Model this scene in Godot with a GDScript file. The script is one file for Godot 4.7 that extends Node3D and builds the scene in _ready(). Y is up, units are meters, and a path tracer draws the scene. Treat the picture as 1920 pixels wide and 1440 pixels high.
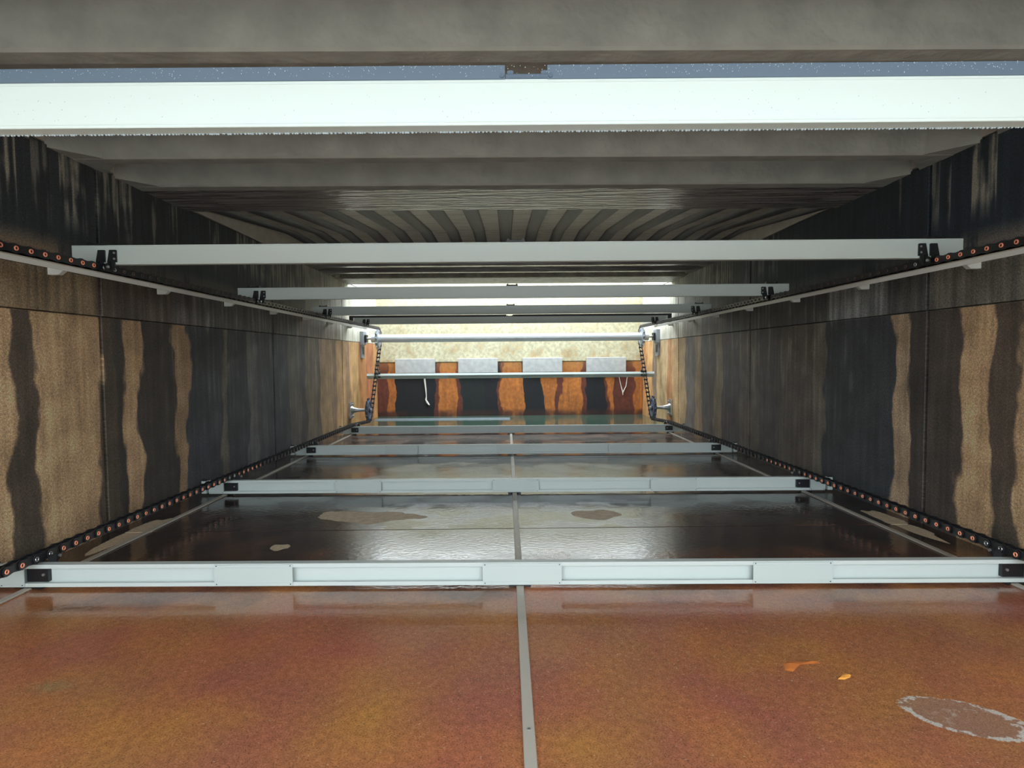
extends Node3D

# A long covered settling tank seen along its length. World: x to the right, y up, depth d along -z.
const HALF := 4.75          # half width of the tank
const ROOF := 2.145         # underside of the roof beams
const BACK := 21.0          # depth of the end wall
const SLOPE := 0.0068       # fall of the floor towards the end wall
const PITCH := 0.1524       # chain pitch
const GAUGE := 4.22         # chain lines at x = +-GAUGE
const CHAIN_Y := 0.922       # pin line of the upper run
const R := 0.335            # sprocket pitch radius
const UP_C := Vector2(18.8, 0.615)    # sprocket centres (depth, height)
const LOW_C := Vector2(17.35, -1.54)

var M := {}
var used := {}
var rng := RandomNumberGenerator.new()

func _ready():
	rng.seed = 11
	# ---- camera
	var cam = Camera3D.new()
	cam.name = "camera"
	cam.fov = 66.41
	cam.near = 0.05
	cam.far = 200.0
	cam.position = Vector3(-0.12, 0, 0)
	cam.rotation = Vector3(-0.0463, -0.0088, -0.0080)
	add_child(cam)
	cam.current = true
	# ---- sky and exposure: an overcast day above the two openings of the roof
	var we = WorldEnvironment.new()
	we.name = "world"
	var env = Environment.new()
	env.background_mode = Environment.BG_SKY
	var sm = ProceduralSkyMaterial.new()
	sm.sky_top_color = Color(0.90, 0.95, 0.98)
	sm.sky_horizon_color = Color(0.93, 0.96, 0.98)
	sm.ground_horizon_color = Color(0.6, 0.6, 0.58)
	sm.ground_bottom_color = Color(0.4, 0.4, 0.38)
	sm.sky_energy_multiplier = 1.0
	var sky = Sky.new()
	sky.sky_material = sm
	env.sky = sky
	env.tonemap_mode = Environment.TONE_MAPPER_LINEAR
	env.tonemap_exposure = 10.9
	env.sdfgi_enabled = true
	env.ssao_enabled = true
	env.ssil_enabled = true
	we.environment = env
	add_child(we)
	# ---- the place, large to small
	make_materials()
	make_walls()
	make_floor()
	make_roof()
	make_rails()
	make_shaft()
	make_idlers()
	make_flights()
	make_chains()
	make_end_wall_things()
	make_debris()

# ------------------------------------------------------------------ helpers
func P(x: float, y: float, d: float) -> Vector3:
	return Vector3(x, y, -d)

func floor_y(d: float) -> float:
	return -1.955 - SLOPE * d

func numbered(n: String) -> String:
	var k = used.get(n, 0)
	used[n] = k + 1
	return n if k == 0 else "%s_%03d" % [n, k]

func obj(called: String, mesh: Mesh, m: Material, parent: Node = null) -> MeshInstance3D:
	var o = MeshInstance3D.new()
	o.mesh = mesh
	o.material_override = m
	if parent == null:
		o.name = numbered(called)
		add_child(o, true)
	else:
		var k = parent.get_meta("n_" + called, 0)
		parent.set_meta("n_" + called, k + 1)
		o.name = called if k == 0 else "%s_%03d" % [called, k]
		parent.add_child(o, true)
	return o

func clean(o: Node):
	for k in o.get_meta_list():
		if str(k).begins_with("n_"):
			o.remove_meta(k)
	for c in o.get_children():
		clean(c)

func thing(called: String, label: String, category: String, at := Vector3.ZERO, group := "") -> Node3D:
	var o = Node3D.new()
	o.name = numbered(called)
	add_child(o, true)
	o.position = at
	tag(o, label, category, group)
	return o

func tag(o: Node, label: String, category: String, group := ""):
	o.set_meta("label", label)
	o.set_meta("category", category)
	if group != "":
		o.set_meta("group", group)

func structure(called: String, label: String) -> Node3D:
	var o = Node3D.new()
	o.name = called
	add_child(o, true)
	o.set_meta("kind", "structure")
	o.set_meta("label", label)
	return o

func begin() -> SurfaceTool:
	var st = SurfaceTool.new()
	st.begin(Mesh.PRIMITIVE_TRIANGLES)
	st.set_smooth_group(-1)
	return st

func finish(st: SurfaceTool) -> ArrayMesh:
	st.generate_normals()
	return st.commit()

func tri(st: SurfaceTool, a: Vector3, b: Vector3, c: Vector3):
	# a, b, c counter-clockwise seen from outside
	st.add_vertex(a)
	st.add_vertex(c)
	st.add_vertex(b)

func on_axis(p: Vector2, t: float, axis: String) -> Vector3:
	if axis == "x":
		return Vector3(t, p.y, p.x)
	if axis == "y":
		return Vector3(p.x, t, p.y)
	return Vector3(p.x, p.y, t)

# extrude a polygon along an axis: x -> (z, y), y -> (x, z), z -> (x, y)
func prism(st: SurfaceTool, poly: PackedVector2Array, axis: String, a: float, b: float, smooth := false, xf := Transform3D.IDENTITY):
	var q = PackedVector2Array(poly)
	var cw = Geometry2D.is_polygon_clockwise(q)
	var flip = (axis != "z") != cw
	var n = q.size()
	st.set_smooth_group(1 if smooth else -1)
	for i in n:
		var p0 = q[i]
		var p1 = q[(i + 1) % n]
		var v = [xf * on_axis(p0, a, axis), xf * on_axis(p1, a, axis), xf * on_axis(p1, b, axis), xf * on_axis(p0, b, axis)]
		if flip:
			tri(st, v[0], v[2], v[1])
			tri(st, v[0], v[3], v[2])
		else:
			tri(st, v[0], v[1], v[2])
			tri(st, v[0], v[2], v[3])
	st.set_smooth_group(-1)
	var t = Geometry2D.triangulate_polygon(q)
	for k in range(0, t.size(), 3):
		var u = [q[t[k]], q[t[k + 1]], q[t[k + 2]]]
		var tri_cw = (u[1] - u[0]).cross(u[2] - u[0]) < 0
		if tri_cw:
			u = [u[0], u[2], u[1]]
		var f = axis != "z"
		for e in 2:
			var w = []
			for s in 3:
				w.append(xf * on_axis(u[s], a if e == 0 else b, axis))
			if (e == 0) != f:
				tri(st, w[0], w[2], w[1])
			else:
				tri(st, w[0], w[1], w[2])

func chamfered(x0: float, y0: float, x1: float, y1: float, c: float) -> PackedVector2Array:
	return PackedVector2Array([Vector2(x0 + c, y0), Vector2(x1 - c, y0), Vector2(x1, y0 + c), Vector2(x1, y1 - c), Vector2(x1 - c, y1), Vector2(x0 + c, y1), Vector2(x0, y1 - c), Vector2(x0, y0 + c)])

# a box between two corners, its edges along the axis chamfered
func bx(st: SurfaceTool, lo: Vector3, hi: Vector3, c := 0.004, axis := "x"):
	var a = Vector3(min(lo.x, hi.x), min(lo.y, hi.y), min(lo.z, hi.z))
	var b = Vector3(max(lo.x, hi.x), max(lo.y, hi.y), max(lo.z, hi.z))
	if axis == "x":
		prism(st, chamfered(a.z, a.y, b.z, b.y, c), "x", a.x, b.x)
	elif axis == "y":
		prism(st, chamfered(a.x, a.z, b.x, b.z, c), "y", a.y, b.y)
	else:
		prism(st, chamfered(a.x, a.y, b.x, b.y, c), "z", a.z, b.z)

func ngon(n: int, r: float, c := Vector2.ZERO) -> PackedVector2Array:
	var p = PackedVector2Array()
	for k in n:
		p.append(c + Vector2(cos(TAU * k / n), sin(TAU * k / n)) * r)
	return p

func cyl(st: SurfaceTool, axis: String, c: Vector2, r: float, a: float, b: float, n := 16):
	prism(st, ngon(n, r, c), axis, a, b, true)

# ring of revolution about the z axis: profile of (radius, z), closed
func lathe_z(st: SurfaceTool, prof: Array, n := 16, smooth := true):
	st.set_smooth_group(2 if smooth else -1)
	for k in n:
		var a0 = TAU * k / n
		var a1 = TAU * (k + 1) / n
		for i in prof.size():
			var p = prof[i]
			var q = prof[(i + 1) % prof.size()]
			var v0 = Vector3(cos(a0) * p.x, sin(a0) * p.x, p.y)
			var v1 = Vector3(cos(a1) * p.x, sin(a1) * p.x, p.y)
			var v2 = Vector3(cos(a1) * q.x, sin(a1) * q.x, q.y)
			var v3 = Vector3(cos(a0) * q.x, sin(a0) * q.x, q.y)
			tri(st, v0, v1, v2)
			tri(st, v0, v2, v3)
	st.set_smooth_group(-1)

# ------------------------------------------------------------------ textures
func noise_image(w: int, h: int, freq: float, sd: int, oct := 3, sx := 1, sy := 1, kind := FastNoiseLite.TYPE_SIMPLEX_SMOOTH, seamless := false) -> Image:
	var n = FastNoiseLite.new()
	n.noise_type = kind
	n.seed = sd
	n.frequency = freq
	n.fractal_octaves = oct
	var im: Image
	if seamless:
		im = n.get_seamless_image(w / sx, h / sy)
	else:
		im = n.get_image(w / sx, h / sy)
	if sx > 1 or sy > 1:
		im.resize(w, h, Image.INTERPOLATE_CUBIC)
	return im

func noise_bytes(w: int, h: int, freq: float, sd: int, oct := 3, sx := 1, sy := 1) -> PackedByteArray:
	return noise_image(w, h, freq, sd, oct, sx, sy).get_data()

# a grey noise between two colours, for tiling
func ramp_texture(size: int, freq: float, sd: int, lo: Color, hi: Color, oct := 4, sx := 1, sy := 1, gamma := 1.0) -> ImageTexture:
	var src = noise_image(size, size, freq, sd, oct, sx, sy, FastNoiseLite.TYPE_SIMPLEX_SMOOTH, true).get_data()
	var lut = []
	for k in 256:
		lut.append(lo.lerp(hi, pow(k / 255.0, gamma)))
	var out = PackedByteArray()
	out.resize(size * size * 3)
	var j = 0
	for k in size * size:
		var c: Color = lut[src[k]]
		out[j] = c.r8
		out[j + 1] = c.g8
		out[j + 2] = c.b8
		j += 3
	var im = Image.create_from_data(size, size, false, Image.FORMAT_RGB8, out)
	im.generate_mipmaps()
	return ImageTexture.create_from_image(im)

# fine grain that multiplies a wall or floor texture (seamless)
func grain_texture(size: int, freq: float, sd: int, low: float, specks: float) -> ImageTexture:
	var a = noise_image(size, size, freq, sd, 3, 1, 1, FastNoiseLite.TYPE_SIMPLEX_SMOOTH, true).get_data()
	var r = RandomNumberGenerator.new()
	r.seed = sd
	var out = PackedByteArray()
	out.resize(size * size)
	for k in size * size:
		var v = low + (255.0 - low) * a[k] / 255.0
		out[k] = int(v)
	for s in int(specks * size):
		var x = r.randi_range(1, size - 2)
		var y = r.randi_range(1, size - 2)
		var v = r.randi_range(150, 255) if r.randf() < 0.5 else r.randi_range(60, 120)
		out[y * size + x] = v
		if r.randf() < 0.5:
			out[y * size + x + 1] = v
		if r.randf() < 0.3:
			out[y * size + size + x] = v
	var im = Image.create_from_data(size, size, false, Image.FORMAT_L8, out)
	im.convert(Image.FORMAT_RGBA8)
	return ImageTexture.create_from_image(im)

# a row of colours along a wall from stops [start, colour]
func stops_lut(stops: Array, w: int, s0: float, span: float, soft := 2, gamma := 1.0) -> Array:
	var r = PackedFloat32Array()
	var g = PackedFloat32Array()
	var b = PackedFloat32Array()
	r.resize(w)
	g.resize(w)
	b.resize(w)
	var k = 0
	for i in w:
		var s = s0 + span * i / w
		while k + 1 < stops.size() and stops[k + 1][0] <= s:
			k += 1
		var c: Color = stops[k][1]
		r[i] = 255.0 * pow(c.r, gamma)
		g[i] = 255.0 * pow(c.g, gamma)
		b[i] = 255.0 * pow(c.b, gamma)
	for ch in [r, g, b]:
		var c2 = ch.duplicate()
		for i in range(soft, w - soft):
			var t = 0.0
			for e in range(-soft, soft + 1):
				t += c2[i + e]
			ch[i] = t / (2 * soft + 1)
	return [r, g, b]

const WALL_S0 := 4.0
const WALL_SPAN := 17.4
const WALL_TOP := 2.2
const WALL_H := 4.4

# the stained concrete of a side wall: rows of streaks below the pour joint, in the band under the rail and above the rail
func wall_texture(low: Array, mid: Array, top: Array, pale: Array, dust: Color, dust_end: float, sd: int) -> ImageTexture:
	var w := 2048
	var h := 512
	var warp: PackedByteArray = noise_bytes(w, h, 0.011, sd, 4, 1, 2)
	var streak: PackedByteArray = noise_bytes(w, h, 0.07, sd + 1, 3, 1, 16)
	var blot: PackedByteArray = noise_bytes(w, h, 0.014, sd + 2, 4)
	var grain: PackedByteArray = noise_bytes(w, h, 0.28, sd + 3, 2)
	var L = stops_lut(low, w, WALL_S0, WALL_SPAN, 2, 0.7)
	var D = stops_lut(mid, w, WALL_S0, WALL_SPAN, 6, 0.7)
	var T = stops_lut(top, w, WALL_S0, WALL_SPAN, 6, 0.7)
	var lr: PackedFloat32Array = L[0]
	var lg: PackedFloat32Array = L[1]
	var lb: PackedFloat32Array = L[2]
	var mr: PackedFloat32Array = D[0]
	var mg: PackedFloat32Array = D[1]
	var mb: PackedFloat32Array = D[2]
	var tr: PackedFloat32Array = T[0]
	var tg: PackedFloat32Array = T[1]
	var tb: PackedFloat32Array = T[2]
	var pl := PackedFloat32Array()
	pl.resize(w)
	for p in pale:
		for i in range(max(0, int((p[0] - WALL_S0) / WALL_SPAN * w)), min(w, int((p[1] - WALL_S0) / WALL_SPAN * w))):
			pl[i] = p[2]
	var pr = 200.0
	var pg = 190.0
	var pb = 174.0
	var dr = dust.r8
	var dg = dust.g8
	var db = dust.b8
	var out = PackedByteArray()
	out.resize(w * h * 3)
	var o := 0
	var k := 0
	for j in h:
		var y := WALL_TOP - WALL_H * j / h
		var zone := 0 if y < 0.495 else (1 if y < 0.93 else 2)
		var dusty := clampf(1.0 - absf(y - 1.13) / 0.17, 0.0, 1.0) if zone == 2 else 0.0
		var up := clampf((y - 1.35) / 0.25, 0.0, 1.0)
		var foot := clampf((y + 2.2) / 0.5, 0.0, 1.0)
		for i in w:
			var s := streak[k]
			var g := 0.80 + 0.0016 * grain[k]
			var r: float
			var gg: float
			var b: float
			if zone == 0:
				var ii := clampi(i + ((warp[k] - 128) * 34 >> 8), 0, w - 1)
				var v := g * (0.74 + 0.0010 * s + 0.0012 * blot[k])
				r = lr[ii] * v
				gg = lg[ii] * v
				b = lb[ii] * v
			elif zone == 1:
				var v := g * (0.62 + 0.0020 * s + 0.0012 * blot[k])
				r = mr[i] * v
				gg = mg[i] * v
				b = mb[i] * v
			if zone < 2 and i > 440 and s > 150:
				# thin pale lime streaks on the darker part
				var a := clampf((s - 150) * 0.007, 0.0, 0.45) * clampf((blot[k] - 90) * 0.012, 0.0, 1.0) * clampf((i - 440) * 0.01, 0.0, 1.0) * (1.0 if zone == 1 else clampf((y + 1.3) * 0.7, 0.0, 1.0))
				r += (205.0 - r) * a
				gg += (202.0 - gg) * a
				b += (196.0 - b) * a
			if zone == 2:
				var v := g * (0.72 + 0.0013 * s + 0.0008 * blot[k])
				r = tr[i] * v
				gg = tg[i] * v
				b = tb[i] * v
				var a := pl[i] * up * clampf((s - 105) * 0.012 + (blot[k] - 128) * 0.006, 0.0, 1.0)
				r += (pr - r) * a
				gg += (pg - gg) * a
				b += (pb - b) * a
				var q := dusty * clampf((blot[k] + (s >> 1) - 100) * 0.016, 0.0, 1.0) * (1.0 if i * WALL_SPAN / w + WALL_S0 < dust_end else 0.45) * g
				r += (dr - r) * q
				gg += (dg - gg) * q
				b += (db - b) * q
			out[o] = clampi(int(r), 0, 255)
			out[o + 1] = clampi(int(gg), 0, 255)
			out[o + 2] = clampi(int(b), 0, 255)
			o += 3
			k += 1
	var im = Image.create_from_data(w, h, false, Image.FORMAT_RGB8, out)
	return ImageTexture.create_from_image(im)

func end_wall_texture() -> ImageTexture:
	var w := 1024
	var h := 512
	var warp: PackedByteArray = noise_bytes(w, h, 0.014, 71, 4, 1, 2)
	var streak: PackedByteArray = noise_bytes(w, h, 0.05, 72, 3, 1, 8)
	var blot: PackedByteArray = noise_bytes(w, h, 0.012, 73, 5)
	var fine: PackedByteArray = noise_bytes(w, h, 0.06, 74, 4)
	var cream = Color8(218, 209, 174)
	var org = Color8(198, 118, 50)
	var mar = Color8(112, 54, 36)
	var drk = Color8(22, 23, 28)
	var grn = Color8(24, 34, 30)
	var stops = [[-4.8, mar], [-4.41, org], [-4.06, drk], [-2.68, mar], [-2.54, org], [-1.92, mar], [-1.74, grn], [-0.95, drk], [-0.42, mar], [-0.33, org], [0.47, drk], [1.08, grn], [1.16, org], [1.62, mar], [1.80, org], [2.6, mar], [2.78, drk], [3.42, mar], [3.5, org], [3.72, mar], [4.46, org]]
	var L = stops_lut(stops, w, -4.75, 9.5, 1)
	var lr: PackedFloat32Array = L[0]
	var lg: PackedFloat32Array = L[1]
	var lb: PackedFloat32Array = L[2]
	var out = PackedByteArray()
	out.resize(w * h * 3)
	var o := 0
	var k := 0
	for j in h:
		var y := 3.0 - 5.25 * j / h
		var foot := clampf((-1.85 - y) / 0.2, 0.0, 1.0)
		var near_joint := clampf(1.0 - (y + 0.17) / 0.75, 0.0, 1.0)
		for i in w:
			var r: float
			var g: float
			var b: float
			var f := 0.86 + 0.0011 * fine[k]
			if y > -0.17:
				var st := clampf((blot[k] - 150) * 0.012 + (fine[k] - 140) * 0.006, 0.0, 0.55) * (0.25 + 0.75 * near_joint)
				r = (cream.r8 - 45 * st) * f
				g = (cream.g8 - 85 * st) * f
				b = (cream.b8 - 105 * st) * f
			else:
				var ii := clampi(i + ((warp[k] - 128) * 30 >> 8), 0, w - 1)
				var v := f * (0.80 + 0.0009 * streak[k] + 0.0007 * blot[k])
				r = lr[ii] * v
				g = lg[ii] * v
				b = lb[ii] * v
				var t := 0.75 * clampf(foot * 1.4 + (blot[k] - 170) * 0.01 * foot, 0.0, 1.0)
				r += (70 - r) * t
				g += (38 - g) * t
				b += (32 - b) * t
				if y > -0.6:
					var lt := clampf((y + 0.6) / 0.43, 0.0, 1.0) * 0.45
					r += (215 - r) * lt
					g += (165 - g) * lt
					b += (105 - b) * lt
			out[o] = clampi(int(r), 0, 255)
			out[o + 1] = clampi(int(g), 0, 255)
			out[o + 2] = clampi(int(b), 0, 255)
			o += 3
			k += 1
	return ImageTexture.create_from_image(Image.create_from_data(w, h, false, Image.FORMAT_RGB8, out))

# floor: [albedo, roughness] over x = +-HALF and depth d0 .. d0 + span
func floor_textures(w: int, h: int, d0: float, span: float, near: bool) -> Array:
	var blot: PackedByteArray = noise_bytes(w, h, 0.006 if near else 0.012, 81, 5)
	var hue: PackedByteArray = noise_bytes(w, h, 0.0035 if near else 0.008, 82, 4)
	var fine: PackedByteArray = noise_bytes(w, h, 0.09, 83, 4)
	var wet: PackedByteArray = noise_bytes(w, h, 0.005 if near else 0.011, 84, 5, 1, 1)
	var out = PackedByteArray()
	out.resize(w * h * 3)
	var ro = PackedByteArray()
	ro.resize(w * h)
	var o := 0
	var k := 0
	var dry = [] if near else [[-1.93, 7.36, 0.60, 0.30], [0.96, 7.33, 0.31, 0.22], [-4.45, 6.9, 0.14, 0.5], [4.48, 7.0, 0.12, 0.5]]  # dry tan patches; the wall-side pair paints puddle reflections
	if near:
		dry = [[-4.45, 6.5, 0.12, 0.5], [4.5, 6.55, 0.1, 0.45], [-2.55, 6.15, 0.09, 0.1]]  # wall-side pair again painted puddle reflections; the small one is dry
	for j in h:
		var d := d0 + span * j / h
		var far_t := clampf((d - 4.6) / 1.6, 0.0, 1.0)
		var end_t := clampf((d - 11.5) / 3.0, 0.0, 1.0)
		for i in w:
			var x := -HALF + 2.0 * HALF * i / w
			var bl := blot[k] / 255.0
			var hu := hue[k] / 255.0
			var fn := fine[k] / 255.0
			# wet dark rust film, brightened near to paint the skylight there; paler far end
			var ft := clampf(far_t + (bl - 0.5) * 0.7 * (1.0 if far_t > 0.0 else 0.0), 0.0, 1.0)
			var r := 194.0 + 6.0 * (hu - 0.5) - 26.0 * (bl - 0.5)
			var g := 124.0 + 26.0 * (hu - 0.5) - 20.0 * (bl - 0.5)
			var b := 86.0 - 12.0 * (hu - 0.5) + 8.0 * (bl - 0.5)
			r += (64.0 - r) * ft
			g += (51.0 - g) * ft
			b += (48.0 - b) * ft
			if end_t > 0.0:
				var e := end_t * clampf(0.35 + (bl - 0.45) * 2.2, 0.0, 1.0)
				r += (150.0 - r) * e
				g += (112.0 - g) * e
				b += (92.0 - b) * e
			var v := 0.90 + 0.2 * fn
			r *= v
			g *= v
			b *= v
			var rough := 0.07 + 0.10 * wet[k] / 255.0 + 0.05 * fn + 0.10 * (1.0 - clampf((d - 3.6) / 1.0, 0.0, 1.0)) if near else 0.08 + 0.18 * clampf((wet[k] - 100) / 90.0, 0.0, 1.0) + 0.05 * fn
			for q in dry:
				var ex: float = (x - q[0]) / q[2]
				var ey: float = (d - q[1]) / q[3]
				if absf(ex) < 2.2 and absf(ey) < 2.2:
					var e := sqrt(ex * ex + ey * ey) + (bl - 0.5) * 0.55 + 0.14 * sin(ex * 4.0 + ey * 2.0)
					if e < 1.0:
						r = 236.0 * v
						g = 212.0 * v
						b = 180.0 * v
						rough = 0.75
					elif e < 1.75:
						var t := (1.75 - e) / 0.75 * 0.65
						r += (34.0 - r) * t
						g += (26.0 - g) * t
						b += (24.0 - b) * t
			if near:
				# a ring of white scum
				var ex := (x - 2.34 - (d - 3.07) * -0.55) / 0.24
				var ey := (d - 3.07) / 0.20
				if absf(ex) < 1.6 and absf(ey) < 1.6:
					var e := sqrt(ex * ex + ey * ey) + (fn - 0.5) * 0.25 + (bl - 0.5) * 0.3
					var t := 0.0
					var ang := atan2(ey, ex)
					var rim := 0.0 if fn < 0.4 else 0.012 + 0.12 * maxf(0.0, cos(ang + 0.5)) + 0.06 * maxf(0.0, cos(ang - 2.6)) + 0.05 * maxf(0.0, -sin(ang + 0.6))
					if absf(e - 1.0) < rim * (0.5 + fn):
						t = 0.9
					elif e < 1.0:
						t = 0.12 + 0.5 * clampf((fn - 0.5) * 3.0, 0.0, 1.0) * clampf(1.0 - absf(ex * 0.4 - ey + 0.2) * 2.5, 0.0, 1.0)
						r += (138.0 - r) * 0.45
						g += (100.0 - g) * 0.45
						b += (90.0 - b) * 0.45
					r += (226.0 - r) * t
					g += (222.0 - g) * t
					b += (216.0 - b) * t
					if t > 0.0:
						rough = 0.65
			if rough < 0.6:
				rough = minf(rough, 0.26)
			out[o] = clampi(int(r), 0, 255)
			out[o + 1] = clampi(int(g), 0, 255)
			out[o + 2] = clampi(int(b), 0, 255)
			ro[k] = clampi(int(rough * 255.0), 5, 255)
			o += 3
			k += 1
	var a = Image.create_from_data(w, h, false, Image.FORMAT_RGB8, out)
	# scratches in the rust, and pale specks painted for glints of water drops
	if near:
		var gr = RandomNumberGenerator.new()
		gr.seed = 77
		for q in 5200:
			var px = gr.randi_range(1, w - 3)
			var py = int((1.0 - pow(gr.randf(), 0.8)) * (h * 0.72)) + int(h * 0.0)
			if gr.randf() < 0.45:
				px = clampi(int(w * (0.62 + 0.13 * gr.randfn(0.0, 1.0))), 1, w - 3)
				py = clampi(int(h * (0.42 + 0.09 * gr.randfn(0.0, 1.0))), 1, h - 2)
			var c = a.get_pixel(px, py).lerp(Color8(232, 206, 176), gr.randf_range(0.25, 0.85))
			a.set_pixel(px, py, c)
			if gr.randf() < 0.25:
				a.set_pixel(px + 1, py, c)
		for q in [[-0.9, 3.35, 0.5, 0.16], [-2.9, 3.5, 0.16, 0.10], [-3.6, 3.4, 0.12, 0.1]]:
			for e in 900:
				var px = int((q[0] + gr.randfn(0.0, 0.4) * q[2] + HALF) / (2 * HALF) * w)
				var py = int((q[1] + gr.randfn(0.0, 0.4) * q[3] - d0) / span * h)
				if px > 0 and px < w and py > 0 and py < h:
					a.set_pixel(px, py, a.get_pixel(px, py).lerp(Color8(222, 160, 90) if q[2] > 0.3 else Color8(150, 150, 120), 0.35))
		for s in [[-2.30, 3.02, -1.93, 3.35], [-2.22, 2.98, -1.98, 3.33], [0.30, 3.28, 0.62, 2.98], [0.33, 3.26, 0.80, 3.0], [2.0, 4.1, 2.2, 3.95], [-1.0, 3.9, -0.85, 4.2]]:
			for q in 220:
				var t = q / 219.0
				var px = int((lerpf(s[0], s[2], t) + HALF + 0.01 * sin(t * 9.0)) / (2 * HALF) * w)
				var py = int((lerpf(s[1], s[3], t) - d0) / span * h)
				if px >= 0 and px < w and py >= 0 and py < h:
					a.set_pixel(px, py, a.get_pixel(px, py).lerp(Color8(200, 140, 90), 0.4))
	var rt = Image.create_from_data(w, h, false, Image.FORMAT_L8, ro)
	return [ImageTexture.create_from_image(a), ImageTexture.create_from_image(rt)]

# ------------------------------------------------------------------ materials
func mat(c: Color, rough := 0.6, metal := 0.0, spec := 0.5) -> StandardMaterial3D:
	var m = StandardMaterial3D.new()
	m.albedo_color = c
	m.roughness = rough
	m.metallic = metal
	m.metallic_specular = spec
	return m

func concrete(lo: Color, hi: Color, sd: int, scale: float, rough := 0.85, relief := 0.0, sx := 1, sy := 1) -> StandardMaterial3D:
	var m = mat(Color.WHITE, rough)
	m.albedo_texture = ramp_texture(512, 0.012, sd, lo, hi, 5, sx, sy)
	m.uv1_triplanar = true
	m.uv1_world_triplanar = true
	m.uv1_scale = Vector3.ONE * scale
	if relief > 0.0:
		var im = noise_image(512, 512, 0.03, sd + 9, 5, sx, sy, FastNoiseLite.TYPE_SIMPLEX_SMOOTH, true)
		im.convert(Image.FORMAT_RGBA8)
		im.bump_map_to_normal_map(relief)
		m.normal_enabled = true
		m.normal_texture = ImageTexture.create_from_image(im)
		m.normal_scale = 1.0
	return m

func with_grain(m: StandardMaterial3D, t: Texture2D):
	m.detail_enabled = true
	m.detail_albedo = t
	m.detail_blend_mode = BaseMaterial3D.BLEND_MODE_MUL
	m.detail_uv_layer = BaseMaterial3D.DETAIL_UV_2

func make_materials():
	M.white = mat(Color8(187, 196, 193), 0.36)
	M.plate = mat(Color8(179, 189, 186), 0.42)
	M.black = mat(Color8(24, 25, 28), 0.42)
	M.rubber = mat(Color8(82, 96, 111), 0.4)
	M.wiper = mat(Color8(22, 22, 26), 0.5)  # black end wipers; also the far blade, its rubber darkened as if backlit
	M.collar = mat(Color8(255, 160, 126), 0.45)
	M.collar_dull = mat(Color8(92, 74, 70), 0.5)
	M.link = mat(Color8(30, 31, 35), 0.38)
	M.steel = mat(Color8(190, 192, 194), 0.32, 0.85)
	M.pipe = mat(Color8(205, 208, 212), 0.35, 0.3)
	M.gear = mat(Color8(78, 84, 96), 0.4)
	M.rail = mat(Color8(215, 215, 210), 0.5)
	M.strip = mat(Color8(176, 168, 156), 0.45)
	M.post = mat(Color8(150, 154, 160), 0.5, 0.3)
	M.shoe = mat(Color8(74, 88, 104), 0.4)
	M.drop = mat(Color8(165, 178, 188), 0.08)
	M.root = mat(Color8(214, 206, 196), 0.8)
	M.flake = mat(Color8(205, 116, 48), 0.85)
	M.flake2 = mat(Color8(222, 150, 62), 0.85)
	M.roof = concrete(Color8(140, 140, 136), Color8(162, 162, 156), 21, 0.35, 0.8, 2.0)
	M.roof_wet = concrete(Color8(104, 100, 100), Color8(150, 146, 144), 22, 0.6, 0.24, 8.0, 8, 1)
	M.roof_far = concrete(Color8(120, 118, 108), Color8(165, 162, 148), 23, 0.4, 0.45, 6.0)
	M.rib = concrete(Color8(50, 50, 57), Color8(72, 72, 80), 24, 0.9, 0.5, 0.6)
	M.deck = concrete(Color8(165, 160, 148), Color8(215, 210, 196), 25, 0.9, 0.34, 18.0, 8, 1)
	M.block = concrete(Color8(150, 150, 150), Color8(172, 172, 168), 26, 0.6, 0.8)
	M.bare = concrete(Color8(180, 175, 165), Color8(205, 200, 190), 27, 0.4)  # kept pale so the unseen near end bounces light inward
	M.groove = mat(Color8(24, 22, 22), 0.6)
	M.water = mat(Color8(58, 78, 66), 0.04)
	M.ledge = concrete(Color8(70, 80, 86), Color8(104, 114, 118), 28, 1.0, 0.7)

# ------------------------------------------------------------------ walls
# a rectangle with texture coordinates: corners a (top left), b (top right), c (bottom right), d (bottom left) seen from the front
func panel_mesh(a: Vector3, b: Vector3, c: Vector3, d: Vector3, uvs: Array, uv2s: Array, back: Vector3, bev: float) -> ArrayMesh:
	var st = SurfaceTool.new()
	st.begin(Mesh.PRIMITIVE_TRIANGLES)
	st.set_smooth_group(-1)
	var mid = (a + b + c + d) / 4.0
	var f = [a, b, c, d]
	var uvm = (uvs[0] + uvs[2]) / 2.0
	var inn = []
	var uvi = []
	for k in 4:
		var to = f[k] - mid
		var e1 = (f[(k + 1) % 4] - f[k]).normalized()
		var e2 = (f[(k + 3) % 4] - f[k]).normalized()
		inn.append(f[k] + (e1 + e2) * bev)
		var s = (inn[k] - mid)
		uvi.append(uvs[k])
	var rim = []
	for k in 4:
		rim.append(f[k] + back.normalized() * bev)
	var quad = func(v: Array, uv: Array, uv2: Array):
		for t in [[0, 1, 2], [0, 2, 3]]:
			for q in t:
				st.set_uv(uv[q])
				st.set_uv2(uv2[q])
				st.add_vertex(v[q])
	quad.call(inn, uvi, uv2s)
	for k in 4:
		var n = (k + 1) % 4
		quad.call([rim[k], rim[n], inn[n], inn[k]], [uvs[k], uvs[n], uvi[n], uvi[k]], [uv2s[k], uv2s[n], uv2s[n], uv2s[k]])
		quad.call([f[k] + back, f[n] + back, rim[n], rim[k]], [uvs[k], uvs[n], uvs[n], uvs[k]], [uv2s[k], uv2s[n], uv2s[n], uv2s[k]])
	st.generate_normals()
	return st.commit()

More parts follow.
